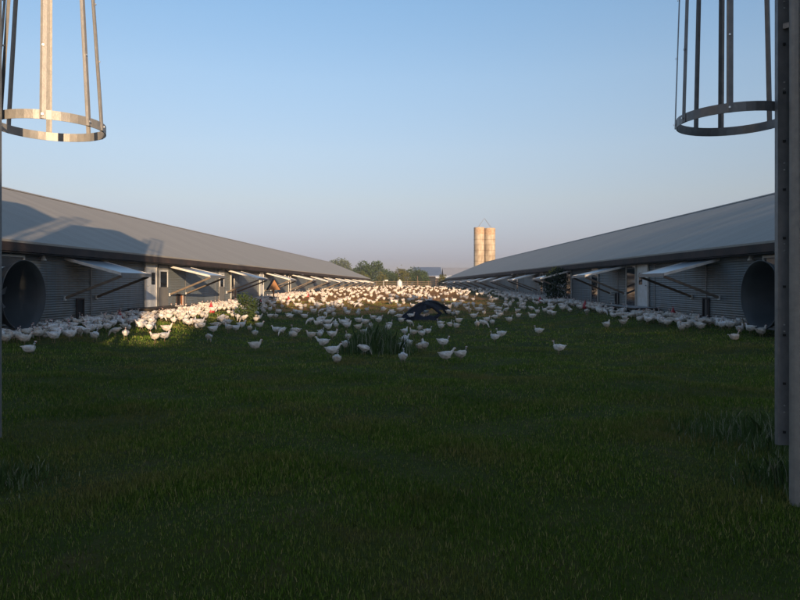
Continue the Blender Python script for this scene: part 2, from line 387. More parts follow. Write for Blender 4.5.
    # doors
    def door(y, w, kind, zb=None):
        s = y-YB0; zb = max(-1.03+E, G(s)+.08); zt = 1.0+E if kind == 'glass' else .97+E
        if zb > -.75+E: zt = .97+E
        if kind == 'white':
            d = MB(m); d.box(.02, .075, s, s+w, zb, zt); d = d.build('door', M['white'], rt); tag(d, 'plain white door with a small dark window')
            f = MB(m); f.box(.02, .1, s-.07, s-.002, zb, zt); f.box(.02, .1, s+w+.002, s+w+.07, zb, zt); f.box(.02, .1, s-.07, s+w+.07, zt, zt+.04); f.build('frame', M['awnrim'], d)
            f = MB(m); f.box(.076, .082, s+w*.52, s+w*.88, zt-.95, zt-.38); f.build('pane', M['glass'], d)
            f = MB(m); f.lathe([(0, .05), (.03, .05), (.03, 0), (0, 0)], (.1, s+w*.12, zb+1.0-.02), 8); f.build('handle', M['galvd'], d)
        elif kind == 'screen':
            d = MB(m); d.box(.02, .06, s, s+w, zb, zt); d = d.build('door', M['greydoor'], rt); tag(d, 'grey door with a white framed window in its upper half')
            f = MB(m); t_ = .09
            z1, z0 = zt-.22, zt-1.08
            f.box(.062, .085, s+.06, s+.06+t_, z0, z1); f.box(.062, .085, s+w-.06-t_, s+w-.06, z0, z1); f.box(.062, .085, s+.06+t_+.002, s+w-.06-t_-.002, z1-t_, z1); 
            wn_ = f.build('window_frame', M['white'], d)
            f = MB(m); f.box(.062, .07, s+.16, s+w-.16, z0+.01, z1-t_-.01); f.build('pane', M['glass'], wn_)
        else:
            d = MB(m); t_ = .06
            d.box(.02, .08, s, s+t_, zb, zt); d.box(.02, .08, s+w-t_, s+w, zb, zt); d.box(.02, .08, s+t_+.002, s+w-t_-.002, zt-t_, zt)
            d = d.build('door', M['awnrim'], rt); tag(d, 'narrow glazed door reflecting the lit yard')
            f = MB(m); f.box(.022, .05, s+t_+.003, s+w-t_-.003, zb, zt-t_-.003); f.build('pane', M['glass'], d)
    def platform(y0, y1):
        s0, s1 = y0-YB0, y1-YB0; zt = -1.03+E
        p = MB(m); p.box(.12, 1.15, s0, s1, zt-.09, zt-.022)
        for yy in (s0+.1, (s0+s1)/2, s1-.22):
            for dd in (.2, .98): p.box(dd, dd+.12, yy, yy+.12, G(yy, dd)-.1, zt-.092)
        p.box(.12, .16, s0, s1, zt-.5, zt-.095)
        p = p.build('step_platform', M['platform'], rt)
        e = MB(m); e.box(.10, 1.18, s0-.02, s1+.02, zt-.019, zt); e.build('deck', M['platform'] if m > 0 and y0 < 36 else M['deckedge'], p)
    for y, w, kd in base['doors']: door(y, w, kd)
    for a_, b_ in base['plat']: platform(a_, b_)
    # high side windows
    for y, w, z0, z1 in base['win']:
        s = y-YB0; t_ = .07
        f = MB(m); z0 += E; z1 += E
        f.box(.02, .09, s, s+t_, z0, z1); f.box(.02, .09, s+w-t_, s+w, z0, z1); f.box(.02, .09, s+t_+.002, s+w-t_-.002, z1-t_, z1); f.box(.02, .09, s+t_+.002, s+w-t_-.002, z0, z0+t_)
        f = f.build('window', M['white'], rt)
        g_ = MB(m); g_.box(.022, .04, s+t_+.003, s+w-t_-.003, z0+t_+.003, z1-t_-.003); g_.build('pane', M['glass'], f)
    # exhaust fan cones near the end of the wall
    for yc in base['fans']:
        s = yc-YB0; zc = -.31+E; mb = MB(m); n = 48; v = []; f = []
        prof = [(.02, .62), (.25, .64), (.6, .80), (1.0, .98), (1.18, 1.045), (1.22, 1.06), (1.215, 1.03), (1.0, .955), (.6, .775), (.25, .60), (.10, .58)]
        for d_, r_ in prof:
            for i in range(n):
                a = 2*math.pi*i/n; v.append((d_, s + r_*math.cos(a), zc + r_*math.sin(a)))
        for i in range(len(prof)-1):
            for q in range(n): f.append((i*n+q, (i+1)*n+q, (i+1)*n+(q+1) % n, i*n+(q+1) % n))
        mb.add(v, f); fc = mb.build('fan_cone', M['cone'], rt, smooth=True)
        mb = MB(m); mb.add([(.09, s + .59*math.cos(2*math.pi*i/n), zc + .59*math.sin(2*math.pi*i/n)) for i in range(n)], [tuple(range(n))]); mb.build('shutter', M['conein'], fc)
        mb = MB(m)
        for q in range(5):
            a = 2*math.pi*q/5+.3
            p = lambda r_, da, dx: (.3+dx, s + r_*math.cos(a+da), zc + r_*math.sin(a+da))
            mb.prism([p(.06, -.8, 0), p(.52, -.22, -.05), p(.54, .22, .05), p(.06, .8, .02)], (.012, 0, 0))
        mb.lathe([(0, -.08), (.08, -.08), (.08, .08), (0, .08)], (.3, s, zc), 12); mb.build('fan_blade', M['galvd'], fc)
        mb = MB(m); mb.box(.016, .07, s-.72, s+.72, zc-.72, zc-.655); mb.box(.016, .07, s-.72, s+.72, zc+.655, zc+.72); mb.box(.016, .07, s-.72, s-.655, zc-.65, zc+.65); mb.box(.016, .07, s+.655, s+.72, zc-.65, zc+.65)
        mb.build('fan_frame', M['galvd'], fc)
    return rt
sL = .0466; sR = -.0170
xL = -13.23 + sL*YB0; xR = 12.38 + sR*YB0   # wall face at YB0
LB = dict(awn=25.8, pitch=9.45, doors=[(30.1, 1.12, 'white'), (31.55, 1.15, 'screen'), (43.0, .75, 'glass'), (40.6, 1.0, 'screen'), (50.3, 1.0, 'white'), (60.5, .9, 'glass')],
          plat=[(28.2, 33.6), (38.0, 42.0)], win=[(18.0, 3.1, .50, .96)], fans=[19.32, 16.4])
RB = dict(awn=26.6, pitch=9.8, doors=[(30.95, 1.2, 'white'), (32.45, 1.35, 'glass'), (38.3, 1.35, 'glass'), (44.0, 1.3, 'glass'), (52, 1.0, 'glass'), (62, .9, 'glass')],
          plat=[(29.6, 34.3), (39.2, 45.6), (49.5, 53)], win=[(19.2, 2.2, .45, .96)], fans=[19.6, 16.6])
build_barn(1, xL, sL, LB, 'long low barn on the left, its roof sunlit with feed bin shadows', '')
build_barn(-1, xR, sR, RB, 'long low barn on the right, whose whole yard wall lies in blue shade', '')

# ------------------------------------------------------------------ feed bins with caged ladders
def build_bin(c, ring, lad, mirror, top, label, legs, upper_steel):
    """c = tank centre, ring = centre of the cage hoop, lad = ladder centre (world x, y)"""
    rt = empty('feed_bin', (c[0], c[1], H(*c)), 0, label, 'feed bin', 'steel feed bins at the near end of the barns')
    g0 = H(*c)
    def L(x, y, z): return (x-c[0], y-c[1], z+E-g0)
    zt = top; r = 1.5
    t = MB(); pr = [(r, 1.9)]
    zz = 1.9
    while zz < zt-.95:
        for q in range(1, 5): pr.append((r + .012*math.sin(q*math.pi/2), min(zz + q*.07, zt-.9)))
        zz += .28
    t.lathe([(a, b+E-g0) for a, b in pr], n=48); t.build('tank', M['tank'], rt, smooth=True)
    t = MB(); t.lathe([(r+.03, zt-.9+E-g0), (.28, zt-.02+E-g0), (.28, zt+.03+E-g0), (.02, zt+.07+E-g0)], n=36); t.build('roof_cone', M['tank'], rt)
    t = MB(); t.lathe([(r, 1.9+E-g0), (.22, .05+E-g0), (.22, -.25+E-g0)], n=36); t.build('hopper', M['tank'], rt)
    t = MB(); t.box(-.25, .25, -.25, .25, -.55+E-g0, -.25+E-g0); t.build('auger_boot', M['red'], rt)
    for (lx, ly) in legs:
        t = MB(); gz = H(lx, ly)-E
        t.tube([L(lx, ly, gz-.15), L(lx, ly, 3.2)], [.056, .056], 14)
        t.bar(L(lx, ly, 3.1), (0.0 + (lx-c[0])*.82, (ly-c[1])*.82, 3.15+E-g0), .05, .1)
        o = t.build('leg', M['galv'], rt, smooth=False)
        t = MB(); t.box(lx-c[0]-.1, lx-c[0]+.1, ly-c[1]-.1, ly-c[1]+.1, gz+E-g0-.06, gz+E-g0-.03); t.build('base_plate', M['galvd'], o)
    # ladder: u along the rungs, n outwards (towards the cage)
    nx, ny = ring[0]-lad[0], ring[1]-lad[1]; l = math.hypot(nx, ny); nx /= l; ny /= l; ux, uy = ny, -nx
    if mirror: ux, uy = -ux, -uy
    zb = -1.21; lt = top-.2
    ld = None
    for sg in (-1, 1):
        px, py = lad[0]+ux*.26*sg, lad[1]+uy*.26*sg
        t = MB()
        t.bar(L(px, py, zb), L(px, py, lt), .09, .006, up=(0, 1, 0.0))
        t.bar(L(px-.043, py+.02, zb), L(px-.043, py+.02, lt), .005, .04, up=(0, 1, 0)); t.bar(L(px+.043, py+.02, zb), L(px+.043, py+.02, lt), .005, .04, up=(0, 1, 0))
        z = zb+.10
        while z < lt:
            t.box(px-c[0]-.009, px-c[0]+.009, py-c[1]-.014, py-c[1]+.001, z+E-g0-.009, z+E-g0+.009, 1)
            z += .366
        z = zb+.25
        while z < lt:
            for q in (0, .05): t.box(px-c[0]-.005, px-c[0]+.005, py-c[1]-.011, py-c[1]+.001, z+q+E-g0-.005, z+q+E-g0+.005, 2)
            z += .61
        t.build('ladder_rail', [M['galvd'], M['boltd'], M['bolt']], rt)
    z = zb+.10
    while z < lt:
        t = MB(); a = L(lad[0]-ux*.26, lad[1]-uy*.26, z); b = L(lad[0]+ux*.26, lad[1]+uy*.26, z)
        t.tube([a, b], [.014, .014], 8); t.build('rung', M['galvd'], rt); z += .366
    t = MB()
    for z in (1.95, 3.4, 5.0, lt-1.1):
        for sg in (-1, 1):
            px, py = lad[0]+ux*.26*sg, lad[1]+uy*.26*sg
            dx, dy = c[0]-px, c[1]-py; dl = math.hypot(dx, dy)-1.48; q = math.hypot(dx, dy)
            t.bar(L(px, py, z), L(px+dx/q*dl, py+dy/q*dl, z), .04, .04)
    t.build('ladder_bracket', M['galvd'], rt)
    # cage: hoops open towards the ladder, flat strips flaring out at the bottom
    def rad(z): 
        k = min(max((z-1.38)/1.6, 0), 1); return .438 - (.05 if not mirror else .11)*k
    a0 = math.atan2(ny, nx)
    cage = empty('ladder_cage', (0, 0, 0)); cage.parent = rt
    zs = [1.38, 2.9, 4.1, 5.3, 6.5]; zs = [z for z in zs if z < top-.5] + [top+.25]
    for z in zs:
        t = MB(); n = 40; r_ = rad(z); h = .075 if z < 1.5 else .055; v = []; f = []
        cx, cy = ring
        A0, A1 = (a0-math.pi*.93, a0+math.pi*.93) if z > 1.5 else (a0-math.pi*.98, a0+math.pi*.98)
        for i in range(n+1):
            a = A0 + (A1-A0)*i/n
            for rr, dz in ((r_, -h/2), (r_, h/2), (r_-.006, h/2), (r_-.006, -h/2)):
                v.append(L(cx+rr*math.cos(a), cy+rr*math.sin(a), z+dz))
        for i in range(n):
            for q in range(4): f.append((4*i+q, 4*(i+1)+q, 4*(i+1)+(q+1) % 4, 4*i+(q+1) % 4))
        f += [(0, 1, 2, 3), (4*n+3, 4*n+2, 4*n+1, 4*n)]
        t.add(v, f); t.build('hoop', upper_steel, cage, smooth=False)
    nq = 9 if mirror else 8
    for q in range(nq):
        a = a0 + (q-(nq-1)/2)*math.radians(304/(nq-1)) + .16*((q*37) % 5-2)/2
        t = MB(); pts = []
        for i in range(9):
            z = 1.345 + 1.7*i/8; pts.append((z, rad(z)))
        pts.append((top+.28, rad(9)))
        tx, ty = -math.sin(a), math.cos(a); v = []; f = []
        for z, r_ in pts:
            cx, cy = ring
            for w, rr in ((-.024, r_+.004), (-.006, r_+.012), (.024, r_+.004), (.024, r_+.001), (-.006, r_+.008), (-.024, r_+.001)):
                v.append(L(cx+rr*math.cos(a)+tx*w, cy+rr*math.sin(a)+ty*w, z))
        for i in range(len(pts)-1):
            for k in range(6): f.append((6*i+k, 6*i+(k+1) % 6, 6*(i+1)+(k+1) % 6, 6*(i+1)+k))
        f += [tuple(range(6)), tuple(6*(len(pts)-1)+k for k in range(6))[::-1]]
        t.add(v, f); s_ = t.build('cage_strip', upper_steel, cage)
        for z in (1.38, 1.95, 2.45):
            t = MB()
            r_ = rad(z)+.016; cx, cy = ring
            p = Vector(L(cx+r_*math.cos(a), cy+r_*math.sin(a), z)); t.bar(p, p+Vector((math.cos(a)*.006, math.sin(a)*.006, 0)), .013, .013)
            t.build('bolt', M['bolt'], s_)
    return rt
RC, RR, RL = (4.1, 3.6), (2.784, 5.436), (3.095, 5.085)
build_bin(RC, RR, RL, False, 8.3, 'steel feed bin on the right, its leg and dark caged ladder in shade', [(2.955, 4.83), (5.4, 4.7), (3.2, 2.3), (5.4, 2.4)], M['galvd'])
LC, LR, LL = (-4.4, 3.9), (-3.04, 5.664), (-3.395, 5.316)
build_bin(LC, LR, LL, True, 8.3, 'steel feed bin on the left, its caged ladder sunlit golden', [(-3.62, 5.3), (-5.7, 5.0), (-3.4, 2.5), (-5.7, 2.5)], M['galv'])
build_bin((-6.2, -1.8), (-4.55, -.42), (-4.86, -.76), True, 9.3, 'tallest steel feed bin, standing behind the left one', [(-5.4, -.3), (-7.6, -.8), (-5.2, -3.2), (-7.5, -3.3)], M['galv'])

# ------------------------------------------------------------------ leafy things
def leaves_np(lobes, n, size, rng, shell=.55, flat=1.0):
    """random small quads spread through ellipsoid lobes"""
    w = np.array([l[3]*l[4]*l[5] for l in lobes])**.67; w = w/w.sum()
    k = rng.choice(len(lobes), n, p=w); Lb = np.array(lobes)[k]
    d = rng.normal(size=(n, 3)); d /= np.linalg.norm(d, axis=1)[:, None]
    r = shell + (1-shell)*rng.random(n)**.7; r *= 1 + .13*rng.normal(size=n)
    p = Lb[:, :3] + d*r[:, None]*Lb[:, 3:6]
    a = rng.normal(size=(n, 3)); a /= np.linalg.norm(a, axis=1)[:, None]
    b = np.cross(a, rng.normal(size=(n, 3))); b /= np.linalg.norm(b, axis=1)[:, None]
    s = size*(.6+.8*rng.random(n))[:, None]
    v = np.stack([p-a*s, p-b*s*.45, p+a*s, p+b*s*.45], 1).reshape(-1, 3)
    return v
def quads_obj(name, v, m, parent=None, per=4):
    n = len(v)//per
    me = bpy.data.meshes.new(name); me.vertices.add(len(v)); me.vertices.foreach_set('co', v.astype(np.float32).ravel())
    me.loops.add(len(v)); me.loops.foreach_set('vertex_index', np.arange(len(v), dtype=np.int32))
    me.polygons.add(n); me.polygons.foreach_set('loop_start', np.arange(0, len(v), per, dtype=np.int32))
    me.polygons.foreach_set('loop_total', np.full(n, per, dtype=np.int32))
    me.update(calc_edges=True); me.materials.append(m)
    o = bpy.data.objects.new(name, me); C.objects.link(o)
    if parent: o.parent = parent
    return o
def tree(name, x, y, h, w, leafm, n, size, label, group=None, seed=1, low=.15, nl=9, top=.5):
    rng = np.random.default_rng(seed); z0 = H(x, y)
    rt = empty(name, (x, y, z0), 0, label, 'tree' if 'tree' in name else 'bush', group)
    t = MB(); t.tube([(0, 0, -.2), (.02*w, 0, h*.3), (0, .02*w, h*.7)], [h*.022, h*.016, h*.007], 8)
    for i in range(6):
        a = i*1.05+seed; zz = h*(.25+.08*i)
        t.tube([(0, 0, zz), (math.cos(a)*w*.2, math.sin(a)*w*.2, zz+h*.12), (math.cos(a)*w*.36, math.sin(a)*w*.36, zz+h*.2)], [h*.009, h*.006, h*.003], 6)
    t.build('trunk', M['bark'], rt)
    lobes = [(0, 0, h*(low+.48), w*.36, w*.36, h*(.97-low)*.48)]
    for i in range(nl):
        a = rng.random()*6.28; rr = w*.30*(.5+.6*rng.random()); zz = h*(low+.12+(.78-low)*rng.random())
        sh = 1 - .5*max(0, zz/h-top)
        lr = w*(.16+.12*rng.random())*sh
        lobes.append((math.cos(a)*rr*sh, math.sin(a)*rr*sh, zz, lr, lr, lr*.85))
    quads_obj('crown', leaves_np(lobes, n, size, rng), leafm, rt)
    return rt
# trees behind the farm yard, far end
def at(px, Y, y=None): return ((px-400)/F*Y)
tree('tree', at(340, 300), 300, 12.6, 13.5, M['leafp'], 4200, .42, 'pale hazy tree rising behind the far end of the left barn', seed=3)
tree('tree', at(371, 215), 215, 7.9, 12.5, M['leaf'], 5200, .30, 'dark green round tree, broadest of the row behind the far fence', seed=4, low=.02)
tree('tree', at(389, 225), 225, 5.9, 6.6, M['leaf'], 2600, .26, 'smaller green tree just right of the broad dark tree', seed=5, low=.0)
tree('tree', at(399, 210), 210, 6.3, 4.6, M['leafy'], 2400, .24, 'slim yellow green tree directly behind the white tank', seed=6, low=.0)
tree('tree', at(414, 205), 205, 6.3, 6.8, M['leaf'], 3000, .26, 'rounded olive tree left of the blue roofed shed', seed=7, low=.0)
tree('tree', at(424, 200), 200, 5.0, 4.6, M['leaf'], 2200, .24, 'low olive tree touching the left end of the blue roofed shed', seed=8, low=.0)
tree('tree', at(358, 240), 240, 7.4, 7, M['leafd'], 2400, .28, 'dark low tree peeking over the far corner of the left barn', seed=11, low=.0)
for q, (px_, Y_, h_, w_) in enumerate([(383, 192, 4.2, 5.5), (394, 190, 3.9, 4.6), (406, 188, 4.3, 4.6), (421, 186, 3.6, 5), (362, 196, 4.4, 6)]):
    tree('bush', at(px_, Y_), Y_, h_, w_, M['leaf'] if q % 2 else M['leafy'], 1500, .2, ['olive bush below the gap left of the slim yellow green tree', 'green bush at the foot of the slim yellow green tree', 'olive bush right of the white tank behind the fence', 'green bush before the low olive tree by the blue roofed shed', 'olive bush at the foot of the dark tree by the far left barn corner'][q], seed=50+q, low=-.1)
tree('bush', at(442, 146), 146, 2.7, 2.4, M['leafy'], 1500, .12, 'yellow green bush beside the far corner of the right barn', seed=9, low=.0)
tree('bush', at(247, 30), 30, 1.25, 1.25, M['leaf'], 1700, .05, 'low green bush among chickens in front of the left barn', seed=12, low=.0)
tree('bush', at(556, 44.5), 44.5, 2.35, 2.3, M['leafd'], 2600, .08, 'tall dark green bush against the wall of the right barn', seed=14, low=-.02)
# row of tall trees behind the photographer: their shade covers the near yard
rng0 = random.Random(5)
row = [(4, 13.4), (8.5, 14.2), (12, 14.2), (17.2, 10.5), (22, 13.4), (26, 15.2), (30.5, 17.2), (35, 18.8), (40, 20), (45, 21), (51, 22)]
kinds = ['first tree of the row behind the feed bins', 'second tree of the row behind the feed bins', 'third tree of the row behind the feed bins', 'fourth tree of the row behind the feed bins', 'fifth tree of the row behind the feed bins',
         'sixth tree of the row behind the feed bins', 'seventh tree of the row behind the feed bins', 'eighth tree of the row behind the feed bins', 'ninth tree of the row behind the feed bins', 'tenth tree of the row behind the feed bins', 'tallest tree at the end of the row behind the feed bins']
for i, (x, zt) in enumerate(row):
    tree('tree', x, -50 + rng0.uniform(-1.5, 1.5), zt+E+.5, 8.6, M['leafd'], 10000, .45, kinds[i], 'trees in the row behind the feed bins', seed=30+i, low=-.08, nl=12, top=.75)

# ------------------------------------------------------------------ silo, sheds, fence and far objects
def silo_mat():
    m = bpy.data.materials.new('silo_staves'); m.use_nodes = True; n = m.node_tree; b = n.nodes['Principled BSDF']; b.inputs['Roughness'].default_value = .85
    tc = n.nodes.new('ShaderNodeTexCoord'); mp = n.nodes.new('ShaderNodeMapping'); mp.inputs['Scale'].default_value = (1, 1, .35); n.links.new(tc.outputs['Object'], mp.inputs[0])
    no = n.nodes.new('ShaderNodeTexNoise'); no.inputs['Scale'].default_value = 1.3; no.inputs['Detail'].default_value = 8; n.links.new(mp.outputs[0], no.inputs[0])
    rp = n.nodes.new('ShaderNodeValToRGB'); e = rp.color_ramp.elements; e[0].position = .35; e[1].position = .65; e[0].color = (.26, .20, .14, 1); e[1].color = (.46, .39, .30, 1)
    n.links.new(no.outputs[0], rp.inputs[0]); n.links.new(rp.outputs[0], b.inputs['Base Color'])
    return m
M['silo'] = silo_mat()
M['silotop'] = mat('silo_top_band', (.30, .19, .11), .85, 0, (.48, .37, .26), 2.2, .4)
M['silodark'] = mat('silo_chute', (.12, .075, .04), .85)
def silo(px_, YS, RS, toprel, label, frame):
    xs_ = at(px_, YS); gs = H(xs_, YS); rt = empty('silo', (xs_, YS, gs), 0, label, 'silo', 'pair of silos behind the right barn')
    top = toprel+E-gs
    t = MB(); t.lathe([(RS, 0), (RS, top-1.9), (RS-.25, top-1.9), (RS-.25, top-2.3), (0, top-2.3)], n=40); t.build('wall', M['silo'], rt, smooth=False)
    t = MB(); t.lathe([(RS+.003, top-1.9), (RS+.003, top), (RS-.15, top), (RS-.15, top-1.9)], n=40); t.build('top_band', M['silotop'], rt)
    z = 1.0
    while z < top-2:
        t = MB(); t.lathe([(RS+.004, z-.03), (RS+.03, z-.03), (RS+.03, z+.03), (RS+.004, z+.03)], n=40); t.build('hoop', M['fence'], rt); z += 1.5
    if frame:
        t = MB(); A = (RS, .2, top+2.6)
        for bx, by in ((-RS*.4, -.9), (-RS*.4, .9), (RS*2.4, -.9), (RS*2.4, .9)): t.tube([(bx, by, top-.3), A], [.035, .035], 6)
        t.build('roof_frame', M['galvd'], rt)
silo(479.2, 180, 1.46, 15.9, 'left one of the two joined silos, darker along its left edge', True)
silo(489.85, 180.6, 1.50, 15.75, 'right one of the two joined silos, fully sunlit', False)

def shed(x0, x1, y, eave, ridge, depth, roofm, label):
    z0 = H((x0+x1)/2, y); rt = empty('shed', ((x0+x1)/2, y, z0), 0, label, 'shed'); hw = (x1-x0)/2; ev = eave+E-z0; rd = ridge+E-z0
    t = MB()
    t.prism([(-hw, 0, ev), (hw, 0, ev), (hw, depth/2, rd), (-hw, depth/2, rd)], (0, 0, .15)); t.prism([(-hw, depth, ev), (-hw, depth/2+.01, rd), (hw, depth/2+.01, rd), (hw, depth, ev)], (0, 0, .15))
    t.build('roof', roofm, rt)
    t = MB(); t.box(-hw+.4, hw-.4, 1.2, depth-.5, 0, ev-.1); t.build('wall', M['dark'], rt)
    t = MB(); t.box(-hw+.1, hw-.1, .12, .25, ev-.5, ev-.05); t.build('fascia', M['fascia'], rt)
    xx = -hw+.3
    while xx < hw: 
        t = MB(); t.box(xx, xx+.2, .3, .5, -.1, ev-.06); t.build('post', M['fence'], rt); xx += 4.4
    t = MB(); t.prism([(-hw+.3, .9, ev), (-hw+.3, depth-.9, ev), (-hw+.3, depth/2, rd-.4)], (.15, 0, 0)); t.prism([(hw-.45, .9, ev), (hw-.45, depth-.9, ev), (hw-.45, depth/2, rd-.4)], (.15, 0, 0)); t.build('gable', M['fascia'], rt)
shed(-.5, 9.0, -18, 3.0, 4.45, 6, M['greymetal'], 'unseen shed added behind the feed bins to shade the near grass')  # out of view; added so its ridge shadow covers the near left grass
shed(at(414, 250), at(442, 250), 250, 3.4, 6.9, 14, M['bluemetal'], 'dark shed with a blue roof beyond the far fence')
shed(at(443.5, 254), at(500, 254), 254, 3.5, 6.8, 13, M['greymetal'], 'shed with a pale grey roof adjoining the blue roofed one')
t = MB()
# small lean-to with white front edge
xq = at(441, 190); rt = empty('lean_to', (xq, 190, H(xq, 190)), 0, 'small open lean-to with a pale roof before the sheds', 'shelter')
t.prism([(-1.6, -1, 2.45), (2.6, -1, 2.45), (2.6, 1.5, 3.1), (-1.6, 1.5, 3.1)], (0, 0, .1)); t.build('roof', M['white'], rt)
for a_ in (-1.5, 2.4):
    for b_ in (-.9, 1.4): t = MB(); t.box(a_, a_+.12, b_, b_+.12, -.1, 2.4+.26*(b_+1)); t.build('post', M['fence'], rt)

x0, x1, yf = at(366, 150), at(452, 150), 150
rt = empty('rail_fence', (x0, yf, H(x0, yf)), 0, 'brown wooden rail fence closing the far end of the yard', 'fence')
x = x0
while x <= x1:
    t = MB(); t.box(x-x0-.07, x-x0+.07, -.07, .07, -.2, 1.35); t.build('post', M['fence'], rt); x += 2.4
for z in (.35, .75, 1.15):
    t = MB(); t.box(0, x1-x0, -.11, -.075, z-.07, z+.07); t.build('rail', M['fence'], rt)
# white tank
xx, yy = at(399.6, 138), 138
rt = empty('water_tank', (xx, yy, H(xx, yy)), 0, 'small white domed tank at the far end of the yard', 'tank')
t = MB(); t.lathe([(0, 0), (.56, 0), (.57, .1), (.56, .9), (.50, 1.15), (.36, 1.32), (.2, 1.4)], n=24); t.build('body', M['white'], rt, smooth=True)
t = MB(); t.lathe([(.17, 1.38), (.17, 1.56), (0, 1.6)], n=16); t.build('lid', M['white'], rt)
# hooked stand pipe, slim post
xx, yy = at(383.6, 136), 136
o = MB(); z = H(xx, yy)
o.tube([(0, 0, -.1), (0, 0, 1.25), (.12, 0, 1.4), (.35, 0, 1.45)], [.06, .06, .05, .05], 8); o.box(.3, .95, -.2, .2, 1.25, 1.5)
o = o.build('stand_pipe', M['white']); o.location = (xx, yy, z); tag(o, 'short pale pipe stand with a hooked top box left of the white tank', 'stand pipe')
xx, yy = at(417.5, 137), 137
o = MB(); o.tube([(0, 0, -.1), (0, 0, 2.35)], [.085, .07], 8); o = o.build('post', M['fence']); o.location = (xx, yy, H(xx, yy)); tag(o, 'slim wooden post right of the white tank', 'post')
# low dark tarp heap before the tank
xx, yy = at(404.5, 108), 108
t = MB(); n = 12; v = []; f = []; rr = random.Random(3)
for i in range(9):
    for j in range(n):
        a = j/(n-1); b = i/8
        hgt = .42*math.sin(math.pi*a)**.7*math.sin(math.pi*b)**.6*(.7+.3*math.sin(a*9+1)) + rr.uniform(-.03, .03)
        v.append((-1.15+2.3*a, -.5+b, hgt-.03))
for i in range(8):
    for j in range(n-1): f.append((i*n+j, i*n+j+1, (i+1)*n+j+1, (i+1)*n+j))
t.add(v, f); o = t.build('tarp_heap', M['plastic'], smooth=True); o.location = (xx, yy, H(xx, yy)); tag(o, 'low dark tarp heap in front of the white tank', 'tarp')

# black arched plastic shelter in mid yard
xx, yy = at(424, 32.5), 32.5
rt = empty('arched_shelter', (xx, yy, H(xx, yy)), 0, 'black plastic sheet bowed into a low open arch in the middle of the yard', 'shelter')
def trail(u): return max(0, u-.45)*7.5
def arch(u):      # u 0..1, left foot to right foot
    K = [(-1.32, .0), (-1.05, .30), (-.65, .66), (-.2, .97), (.22, 1.08), (.62, .95), (1.0, .66), (1.25, .36), (1.42, .02)]
    q = u*(len(K)-1); i = min(int(q), len(K)-2); s_ = q-i
    return ((K[i][0]*(1-s_)+K[i+1][0]*s_)*(1+.22*max(0, u-.45)/.55), (K[i][1]*(1-s_)+K[i+1][1]*s_)*.92)
t = MB(); NU, NV = 40, 10; v = []; f = []
for i in range(NU+1):
    u = i/NU; x, z = arch(u)
    half = (.7 if u < .5 else max(.16, .7-(u-.5)*1.7)) * (1 + .16*math.sin(u*31) + .1*math.sin(u*57))
    for j in range(NV+1):
        w = (j/NV-.5)*2
        v.append((x + .05*math.sin(w*5+u*20), w*half - .1*u + trail(u), z*.93 + .04*trail(u) + .06*math.sin(u*23+w*3)*(1 if 2 < i < NU-2 else .2) - (.42*max(0, -w)**1.2 + .06*max(0, w))*min(1, z*2.5)*(1 if u < .55 else .75)))
for i in range(NU):
    for j in range(NV): f.append((i*(NV+1)+j, i*(NV+1)+j+1, (i+1)*(NV+1)+j+1, (i+1)*(NV+1)+j))
b0 = len(v); v2 = [(p[0]-.01, p[1], p[2]-.03) for p in v]; f2 = [tuple(b0+k for k in q[::-1]) for q in f]
t.add(v+v2, f+f2); t.build('sheet', M['plastic'], rt, smooth=True)
for w in (-.55, .45):
    t = MB(); t.tube([(arch(i/16)[0]*.98, w*.6 + trail(i/16), max(arch(i/16)[1]-.08, -.05)+.04*trail(i/16)) for i in range(17)], [.035]*17, 8); t.build('hoop', M['plastic'], rt, smooth=True)
t = MB(); v = []; f = []; rr = random.Random(8)
for i in range(7):
    for j in range(22):
        a = j/21; b = i/6
        v.append((-1.25+2.1*a, -.95+.75*b+.1*math.sin(a*7), .33*math.sin(math.pi*b)**.7*min(1, 6*a, 6*(1-a))*(.55+.45*math.sin(a*13+2)*math.sin(a*5)) + rr.uniform(-.02, .03)))
for i in range(6):
    for j in range(21): f.append((i*22+j, i*22+j+1, (i+1)*22+j+1, (i+1)*22+j))
t.add(v, f); t.build('crumpled_skirt', M['plastic'], rt, smooth=True)
t = MB(); t.tube([(-.85, -.68, .07), (-.2, -.74, .05), (.5, -.7, .08), (.78, -.6, .34), (.45, -.45, .62), (-.05, -.35, .78)], [.14, .12, .12, .09, .08, .07], 8); t.build('fallen_hoop', M['plastic'], rt, smooth=True)

# tan A-frame hood on a post near the left barn
xx, yy = at(273.5, 45), 45
rt = empty('feeder_hood', (xx, yy, H(xx, yy)), .5, 'tan tent-shaped plywood hood on a post by the left barn', 'feeder'); rt.scale = (.66, .66, .86)
t = MB(); t.prism([(-.68, -.35, 1.02), (0, -.35, 1.88), (0, .35, 1.88), (-.68, .35, 1.02)], (0, 0, .03)); t.prism([(.01, -.35, 1.88), (.68, -.35, 1.02), (.68, .35, 1.02), (.01, .35, 1.88)], (0, 0, .03)); t.build('roof', M['plastic'], rt)
t = MB(); t.prism([(-.62, -.31, 1.04), (.62, -.31, 1.04), (0, -.31, 1.83)], (0, .04, 0)); t.build('gable', M['tan'], rt)
t = MB(); t.box(-.07, .07, -.07, .07, -.1, 1.2); t.build('post', M['tan'], rt)
t = MB(); t.lathe([(.1, .32), (.42, .36), (.45, .48), (.42, .48), (.38, .40), (.08, .38)], n=20); t.build('trough', M['galvd'], rt)

